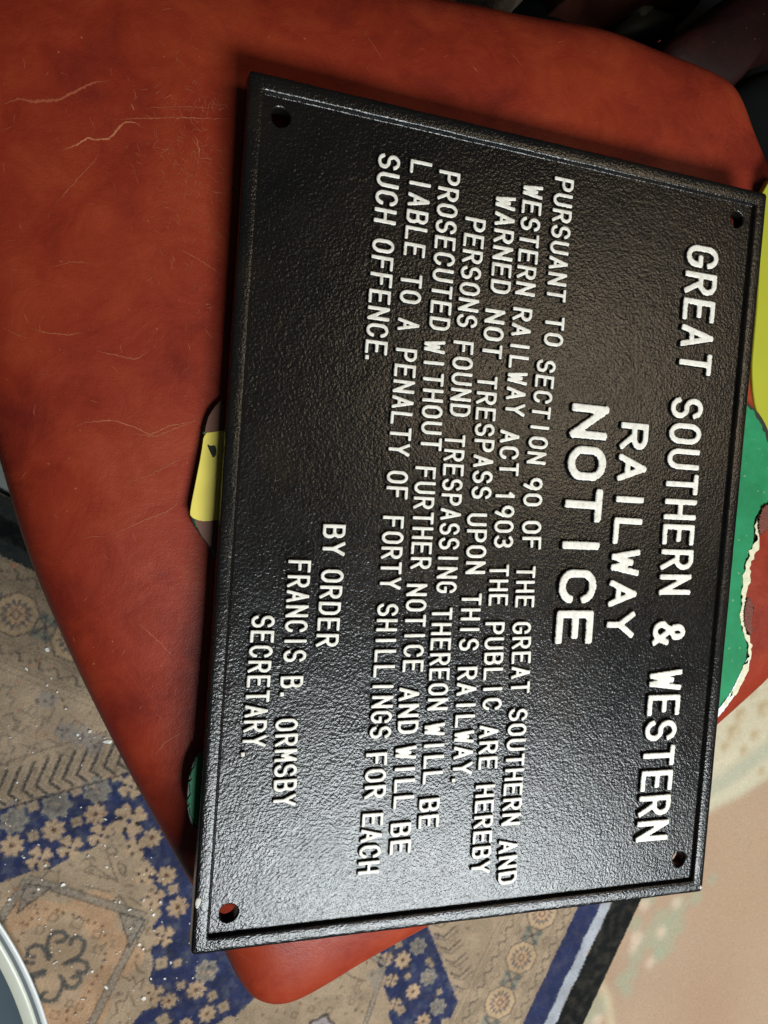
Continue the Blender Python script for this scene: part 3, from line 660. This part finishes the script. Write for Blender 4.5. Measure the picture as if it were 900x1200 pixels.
pl = from_bm('plate', bm, iron, sg); pl.location = -sg.location
for (u, v, rr2) in ((232, 1057, .0024), (231, 1062, .0013), (821, 1040, .0013)):   # dabs of white paint on the rim
    bm = bmesh.new(); bmesh.ops.create_icosphere(bm, subdivisions=2, radius=1, matrix=Matrix.Diagonal((rr2 * .8, rr2 * 1.2, .00035, 1)))
    for q in bm.verts: q.co.x += random.uniform(-.2, .2) * rr2; q.co.y += random.uniform(-.2, .2) * rr2
    o = from_bm('paint_dab', bm, simple('paint_dab_white', (.5, .48, .42), .6, .3, 300), sg, True); p = un(u, v, .0003); o.location = Vector(p) - sg.location

# ---- lettering: single stroke casting alphabet
def arc(cx, cy, rx, ry, a0, a1, n=12):
    return [(cx + rx * math.cos(math.radians(a0 + (a1 - a0) * k / n)), cy + ry * math.sin(math.radians(a0 + (a1 - a0) * k / n))) for k in range(n + 1)]
Gl = {
 'A': [[(0, 0), (.5, 1), (1, 0)], [(.2, .30), (.8, .30)]],
 'B': [[(0, .52), (0, 1)] + arc(.55, .76, .40, .24, 90, -90) + [(0, .52)], [(0, .52), (.55, .52)] + arc(.58, .26, .42, .26, 90, -90) + [(0, 0), (0, .52)]],
 'C': [arc(.5, .68, .5, .32, 12, 180) + arc(.5, .32, .5, .32, 180, 348)],
 'D': [[(0, 0), (0, 1), (.45, 1)] + arc(.45, .66, .55, .34, 90, 0) + arc(.45, .34, .55, .34, 0, -90) + [(0, 0)]],
 'E': [[(1, 1), (0, 1), (0, 0), (1, 0)], [(0, .52), (.8, .52)]],
 'F': [[(1, 1), (0, 1), (0, 0)], [(0, .52), (.8, .52)]],
 'G': [arc(.5, .68, .5, .32, 15, 180) + arc(.5, .32, .5, .32, 180, 360) + [(1, .44), (.58, .44)]],
 'H': [[(0, 0), (0, 1)], [(1, 0), (1, 1)], [(0, .5), (1, .5)]],
 'I': [[(.5, 0), (.5, 1)]],
 'L': [[(0, 1), (0, 0), (1, 0)]],
 'M': [[(0, 0), (0, 1), (.5, .35), (1, 1), (1, 0)]],
 'N': [[(0, 0), (0, 1), (1, 0), (1, 1)]],
 'O': [arc(.5, .66, .5, .34, 0, 180) + arc(.5, .34, .5, .34, 180, 360) + [(1, .66)]],
 'P': [[(0, 0), (0, 1), (.5, 1)] + arc(.52, .74, .48, .26, 90, -90) + [(0, .48)]],
 'R': [[(0, 0), (0, 1), (.5, 1)] + arc(.52, .75, .46, .25, 90, -90) + [(0, .50)], [(.45, .50), (1, 0)]],
 'S': [arc(.5, .74, .48, .26, 15, 270) + arc(.5, .25, .5, .25, 90, -165)],
 'T': [[(0, 1), (1, 1)], [(.5, 0), (.5, 1)]],
 'U': [[(0, 1), (0, .32)] + arc(.5, .32, .5, .32, 180, 360) + [(1, 1)]],
 'V': [[(0, 1), (.5, 0), (1, 1)]],
 'W': [[(0, 1), (.24, 0), (.5, .72), (.76, 0), (1, 1)]],
 'Y': [[(0, 1), (.5, .46), (1, 1)], [(.5, .46), (.5, 0)]],
 '&': [[(1, 0), (.22, .66)] + arc(.46, .80, .27, .20, 200, -30) + [(.30, .52), (.06, .32)] + arc(.40, .24, .38, .24, 165, 300) + [(.80, .16), (1, .42)]],
 '.': [[(.44, .02), (.56, .02), (.56, .06), (.44, .06), (.44, .02)]],
 '1': [[(.5, 0), (.5, 1), (.22, .80)]],
 '9': [arc(.5, .70, .48, .30, 0, 360), [(.98, .70), (.94, .40), (.62, 0)]],
 '0': [arc(.5, .66, .5, .34, 0, 180) + arc(.5, .34, .5, .34, 180, 360) + [(1, .66)]],
 '3': [arc(.45, .75, .48, .25, 150, -90) + arc(.45, .26, .52, .26, 90, -150)],
}
def dcap(X, Y, ax, ay, vx, vy, L):
    l = math.sqrt(L); a = ((X - ax) * vx + (Y - ay) * vy) / l; b = np.abs((X - ax) * vy - (Y - ay) * vx) / l
    ex = np.maximum(np.maximum(-a, a - l), 0); return (ex ** 3.5 + b ** 3.5) ** (1 / 3.5)
def glyph_mesh(ch, gw, cap, r0, r1, Hh):
    """cast letter: flat crown r0, drafted sides to r1, foot 0.4 mm below the panel"""
    segs = []
    for pl_ in Gl[ch]:
        Q = [(r0 + x * (gw - 2 * r0), r0 + y * (cap - 2 * r0)) for x, y in pl_]; segs += [(p, q) for p, q in zip(Q[:-1], Q[1:]) if abs(p[0] - q[0]) + abs(p[1] - q[1]) > 1e-6]
    st = r1 * .22
    xs = np.arange(-r1 * 1.2, gw + r1 * 1.2, st); ys = np.arange(-r1 * 1.2, cap + r1 * 1.2, st)
    X, Y = np.meshgrid(xs, ys); D = np.full(X.shape, 9.)
    for (ax, ay), (bx, by) in segs:
        vx, vy = bx - ax, by - ay; L = max(vx * vx + vy * vy, 1e-14); k = np.clip(((X - ax) * vx + (Y - ay) * vy) / L, 0, 1)
        D = np.minimum(D, dcap(X, Y, ax, ay, vx, vy, L))
    g = np.random.default_rng(ord(ch)); D = D + g.normal(0, r1 * .03, D.shape)
    t = np.clip((D - r0) / (r1 - r0), 0, 1.25); Z = Hh * (1 - t ** .85 * (1.0)) - (t > 1) * .0004
    Z = Z + Hh * .03 * np.clip(1 - D / r0, 0, 1) - (t > 0) * 0
    ny, nx = X.shape; i = np.arange(nx * ny).reshape(ny, nx)
    f = np.stack([i[:-1, :-1], i[:-1, 1:], i[1:, 1:], i[1:, :-1]], -1).reshape(-1, 4)
    f = f[(Z.ravel()[f] > -.0001).any(1)]; used = np.zeros(nx * ny, bool); used[f.ravel()] = True; mp = np.cumsum(used) - 1
    # local axes: x across the line (up the letter = +X world), built directly: letter x -> -Y, letter y -> +X
    V = np.column_stack([Y.ravel(), -X.ravel(), Z.ravel()])[used]
    return mesh('letter_' + ch, V, mp[f])
STY = {  # glyph width, cap height, crown half width, foot half width, height (m); measured on the plate
 'body': (.00800, .0152, .00103, .00165, .0024), 'title': (.0154, .0293, .0020, .0028, .0030), 'rail': (.0188, .0245, .0022, .0030, .0030), 'notice': (.0242, .0315, .0029, .0038, .0033)}
WORDS = [  # text, style, start (x, y) and end (x, y) of the baseline, x of the cap line at the start, in the photograph
 ('PURSUANT', 'body', 650.7, 206, 640.7, 351), ('TO', 'body', 639.7, 369, 637.5, 404), ('SECTION', 'body', 630, 420, 617, 542.7), ('90', 'body', 614, 559, 613.5, 593), ('OF', 'body', 612.5, 610, 612, 644), ('THE', 'body', 605.7, 663, 604, 712), ('GREAT', 'body', 601, 729, 599, 813), ('SOUTHERN', 'body', 597, 831, 587.7, 968), ('AND', 'body', 585, 986, 584, 1038),
 ('WESTERN', 'body', 614, 214, 604, 344), ('RAILWAY', 'body', 601.7, 359, 591.7, 486), ('ACT', 'body', 586.7, 503, 585, 556.7), ('1903', 'body', 581, 577, 579, 642), ('THE', 'body', 574, 661.7, 573, 710), ('PUBLIC', 'body', 569, 729, 565.7, 833), ('ARE', 'body', 562.3, 850.7, 561, 902.7), ('HEREBY', 'body', 558, 920.7, 552, 1025.7),
 ('WARNED', 'body', 581.7, 227, 575, 342), ('NOT', 'body', 569, 360.7, 565, 418), ('TRESPASS', 'body', 560, 439, 552.7, 584), ('UPON', 'body', 548, 601, 546, 672.7), ('THIS', 'body', 541.7, 695, 537.7, 762.7), ('RAILWAY', 'body', 536.7, 781.7, 530.7, 909), ('.', 'body', 529.5, 911, 529.5, 919),
 ('PERSONS', 'body', 545.7, 253, 535, 381.7), ('FOUND', 'body', 531.7, 398, 527, 487), ('TRESPASSING', 'body', 521.7, 508, 511, 695), ('THEREON', 'body', 506.7, 712, 501, 833), ('WILL', 'body', 498, 848, 495.7, 920), ('BE', 'body', 491.7, 937, 490.5, 972),
 ('PROSECUTED', 'body', 515, 198, 503, 385), ('WITHOUT', 'body', 497.7, 397, 493, 527), ('FURTHER', 'body', 487, 545.7, 481, 666.7), ('NOTICE', 'body', 477, 684, 471.7, 788), ('AND', 'body', 468, 806, 466, 860.7), ('WILL', 'body', 464, 875, 461, 949), ('BE', 'body', 458, 965.7, 457, 1002),
 ('LIABLE', 'body', 481.7, 185.7, 473, 298), ('TO', 'body', 470, 319, 468.5, 354), ('A', 'body', 466.7, 370.7, 466, 387), ('PENALTY', 'body', 464, 406.7, 455, 533), ('OF', 'body', 454, 550.7, 452.5, 584), ('FORTY', 'body', 449, 604, 445, 690.7), ('SHILLINGS', 'body', 442.7, 707, 433, 866), ('FOR', 'body', 429, 883, 427, 937), ('EACH', 'body', 425, 954, 419, 1025.7),
 ('SUCH', 'body', 444, 178, 438, 259), ('OFFENCE', 'body', 437, 277.7, 427.7, 413), ('.', 'body', 427.7, 414, 427.7, 422),
 ('BY', 'body', 379, 614, 378, 651), ('ORDER', 'body', 376.7, 667, 370, 758), ('FRANCIS', 'body', 338, 656, 331.7, 776), ('B', 'body', 329, 791.7, 328.5, 808), ('.', 'body', 328, 810, 328, 818), ('ORMSBY', 'body', 323, 843, 320, 946.7), ('SECRETARY', 'body', 295, 721, 283.5, 876), ('.', 'body', 282, 880, 282, 889),
 ('NOTICE', 'notice', 671.5, 471.5, 650.5, 755), ('RAILWAY', 'rail', 728.8, 493.9, 710.5, 747.5),
 ('GREAT', 'title', 806.7, 284.5, 795.5, 436), ('SOUTHERN', 'title', 788, 464, 772.5, 697), ('&', 'title', 766.5, 728, 765.5, 756.7), ('WESTERN', 'title', 763, 785, 745.3, 987.4)]
REL = {'I': .12, '.': .25, '1': .5}
LZ = PZN + .0024
cache = {}; nlet = 0; stat = []
mats = {k: iron_material('painted_cast_letters_' + k, True, v[4]) for k, v in STY.items()}
for txt, sty, bx0, by0, bx1, by1 in WORDS:
    gw, cap, r0, r1, hh = STY[sty]; z = PZN + hh
    p0 = un(bx0, by0, z); p1 = un(bx1, by1, z); n = len(txt)
    wf = lambda c: REL.get(c, 1.0)
    span = np.hypot(*(p1 - p0)[:2]); d = (p1 - p0)[:2] / span
    if n > 1:
        q = gw / {'body': .0099, 'title': .0187, 'rail': .0222, 'notice': .0292}[sty]   # glyph width over pitch
        adv = span / ((n - 1) + q * (wf(txt[0]) + wf(txt[-1])) / 2); g = adv * q
    else: adv = g = span
    stat.append((txt, sty, round(adv * 1000, 2), round(p0[0] * 1000, 1), round(p1[0] * 1000, 1)))
    first = g * wf(txt[0]) / 2
    ang = math.atan2(-d[0], -d[1]) * -1
    for i, c in enumerate(txt):
        key = (c, sty)
        if key not in cache:
            cache[key] = glyph_mesh(c, gw, cap, r0, r1, hh); cache[key].materials.append(mats[sty])
        cen = p0[:2] + d * (first + adv * i) if n > 1 else (p0[:2] + p1[:2]) / 2
        kx = (g / gw) if n > 1 else (1.0 if sty == 'body' else span / gw)
        if c == '.': kx = 1.0
        nm = 'full_stop' if c == '.' else ('numeral' if c.isdigit() else ('ampersand' if c == '&' else ('letter' if sty == 'body' else 'heading_letter')))
        o = bpy.data.objects.new(nm, cache[key]); S.collection.objects.link(o); o.parent = sg
        o.location = Vector((*(cen - d * gw * kx / 2), PZN)) - sg.location; o.location.z += random.uniform(-.00015, .0001)
        o.scale = (random.uniform(.985, 1.015), kx, 1); o.rotation_euler = (0, 0, -math.atan2(-d[0], -d[1]) * .5 + random.uniform(-.008, .008)); nlet += 1

# ------------------------------------------------------------------ dark things beyond the stool, top right
def crumple(name, px, z, amp, mat, n=90, seed=0, freq=18, **k):
    Q = np.array([un(u, v, z) for u, v in px]); g = np.linspace(0, 1, n); A, B = np.meshgrid(g, g)
    P = (Q[0] * ((1 - A) * (1 - B))[..., None] + Q[1] * (A * (1 - B))[..., None] + Q[2] * (A * B)[..., None] + Q[3] * ((1 - A) * B)[..., None])
    x, y = P[..., 0] * freq, P[..., 1] * freq
    wv = np.abs(np.sin(x * 1.3 + 1.7 * np.sin(y * .8 + seed) + seed)) + .6 * np.abs(np.sin(y * 2.1 - x * 1.1 + seed * 2 + np.sin(x * 2.3))) + .3 * np.abs(np.sin(x * 4.7 + y * 3.9 + seed))
    en = np.clip(np.minimum(np.minimum(A, 1 - A), np.minimum(B, 1 - B)) * 6, 0, 1) ** .6
    P[..., 2] = z + amp * wv * en - .02 * (1 - en)
    P[..., 0] += .01 * np.sin(y * 2.2 + seed); P[..., 1] += .01 * np.sin(x * 2.7 + seed)
    i = np.arange(n * n).reshape(n, n); f = np.stack([i[:-1, :-1], i[:-1, 1:], i[1:, 1:], i[1:, :-1]], -1).reshape(-1, 4)[:, ::-1]
    o = link(name, mesh(name, P.reshape(-1, 3), f), mat); return tag(o, **k)
cloth = simple('grey_brown_cloth', (.15, .13, .108), .85, .7, 60, .9, 300); darkm = simple('black_cloth_and_shade', (.003, .0035, .0035), .9, .3, 40, spec=.1)  # near-black material serves the black cloth and the painted floor shadow
crumple('crumpled_cloth', [(400, -60), (640, -60), (600, 34), (430, 20)], -.36, .05, cloth, seed=1, freq=26, label='crumpled grey brown cloth heaped on the floor behind the top edge of the stool', cat='cloth')
crumple('black_cloth', [(560, -40), (800, -60), (790, 110), (600, 45)], -.43, .02, darkm, seed=3, freq=12, label='black cloth spread on the floor behind the stool', cat='cloth')
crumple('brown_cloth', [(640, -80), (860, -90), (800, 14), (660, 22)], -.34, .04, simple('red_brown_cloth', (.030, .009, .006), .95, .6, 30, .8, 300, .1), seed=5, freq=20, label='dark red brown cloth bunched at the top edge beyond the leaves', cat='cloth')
leafm = simple('grey_green_leaf', (.035, .045, .038), .6, .3, 60)
for (u, v, an, L) in ((716, 44, -.55, .085), (745, 40, -.45, .06), (735, 30, -.2, .05)):
    bm = bmesh.new(); n = 12; row = []
    for k in range(n + 1):
        t = k / n; wd = .016 * math.sin(math.pi * min(1, t * .92 + .05)) ** .7; x = t * L
        row.append([bm.verts.new((x, -wd, .004 * math.sin(5 * t))), bm.verts.new((x, 0, .010 + .004 * math.sin(5 * t))), bm.verts.new((x, wd, .004 * math.sin(5 * t)))])
    for a, b in zip(row, row[1:]):
        for j in range(2): bm.faces.new((a[j], a[j + 1], b[j + 1], b[j]))
    ex = bmesh.ops.extrude_face_region(bm, geom=bm.faces[:])
    bmesh.ops.translate(bm, verts=[e for e in ex['geom'] if isinstance(e, bmesh.types.BMVert)], vec=(0, 0, -.001))
    p = un(u, v, -.36); o = from_bm('dried_leaf', bm, leafm, smooth=True, loc=tuple(p)); o.rotation_euler = (.2, -.2, an + 1.0)
    tag(o, {716: 'largest dark grey green leaf lying on black cloth behind the stool', 745: 'pointed grey leaf at the right end of the three behind the stool', 735: 'small grey leaf between the other two behind the stool'}[u], 'leaf', 'dark leaves behind the stool')
dred = leather_material('shade_darkened_red_leather', (.004, .001, .001), (.009, .0016, .0013), (.018, .003, .002), .6, attr=False)  # red leather darkened, the corner's shade is put into its colour
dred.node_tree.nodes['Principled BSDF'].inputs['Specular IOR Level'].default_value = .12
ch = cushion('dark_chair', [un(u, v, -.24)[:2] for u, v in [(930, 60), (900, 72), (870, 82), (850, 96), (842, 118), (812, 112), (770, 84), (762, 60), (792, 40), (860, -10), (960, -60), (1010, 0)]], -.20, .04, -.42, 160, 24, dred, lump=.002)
tag(ch, 'dark red leather chair seat darkened for shadow at the top right corner', 'chair')
bk = cushion('floor_shadow_block', [un(u, v, -.32)[:2] for u, v in [(838, 118), (850, 104), (872, 92), (905, 84), (960, 90), (1000, 180), (960, 280), (900, 250), (870, 200), (845, 150)]], -.27, .05, -.43, 120, 20, darkm, lump=.002)  # near-black block added where there is only dark floor shadow
tag(bk, 'black block added as floor shadow beyond the top right corner of the stool', 'shade block')

# ------------------------------------------------------------------ white crumbs on the rug
bm = bmesh.new()
crumbs = [(53, 1014, 3), (11, 1054, 3), (10, 1044, 1.5), (74, 1037, 4), (49, 1031, 2), (45, 1042, 2.5), (46, 1077, 2), (125, 1016, 3), (103, 1003, 2.5), (136, 1003, 2), (123, 991, 2), (140, 1057, 2.5), (135, 1057, 2), (152, 1066, 2.5), (153, 1088, 2.5), (168, 1055, 3), (177, 1066, 2), (180, 1072, 3), (188, 1057, 2.5), (163, 1107, 4), (168, 1112, 2.5), (200, 1128, 2.5), (193, 1147, 2.5), (177, 1147, 2), (124, 1157, 4.5), (108, 1138, 2.5), (168, 1170, 4.5), (70, 1114, 2), (66, 1127, 2.5), (63, 1129, 1.6), (98, 1171, 1.6), (96, 1171, 1.6), (108, 1139, 2), (123, 960, 2.5), (28, 1005, 2), (45, 990, 2), (26, 1003, 1.6), (19, 937, 1.8), (95, 946, 1.6), (55, 761, 4.5), (31, 784, 3), (55, 803, 2.2), (67, 811, 2), (60, 795, 1.6), (91, 861, 2.5), (105, 857, 3.5), (126, 869, 6), (77, 831, 1.8), (12, 864, 1.6), (20, 917, 1.8), (232, 1163, 1.4), (226, 1146, 2), (277, 1192, 1.4), (88, 1095, 1.8), (60, 1089, 1.8)]
for _ in range(110): crumbs.append((random.uniform(0, 250), random.uniform(850, 1198), random.uniform(.7, 1.6)))
for u, v, r in crumbs:
    p = un(u, v, RZ + .001); r = r * .00062; ang = random.random() * 6; el = random.uniform(.6, 1.3)
    mt = Matrix.Translation(tuple(p)) @ Matrix.Rotation(ang, 4, 'Z') @ Matrix.Diagonal((r * el, r / el, r * .6, 1))
    g = bmesh.ops.create_icosphere(bm, subdivisions=1, radius=1, matrix=mt)
    for q in g['verts']: q.co += Vector([random.uniform(-.25, .25) * r for _ in range(3)])
tag(from_bm('plaster_crumbs', bm, simple('white_plaster', (.8, .78, .72), .6, .1, 80)), 'white plaster crumbs scattered over the rug at the lower left', 'crumbs', kind='stuff')
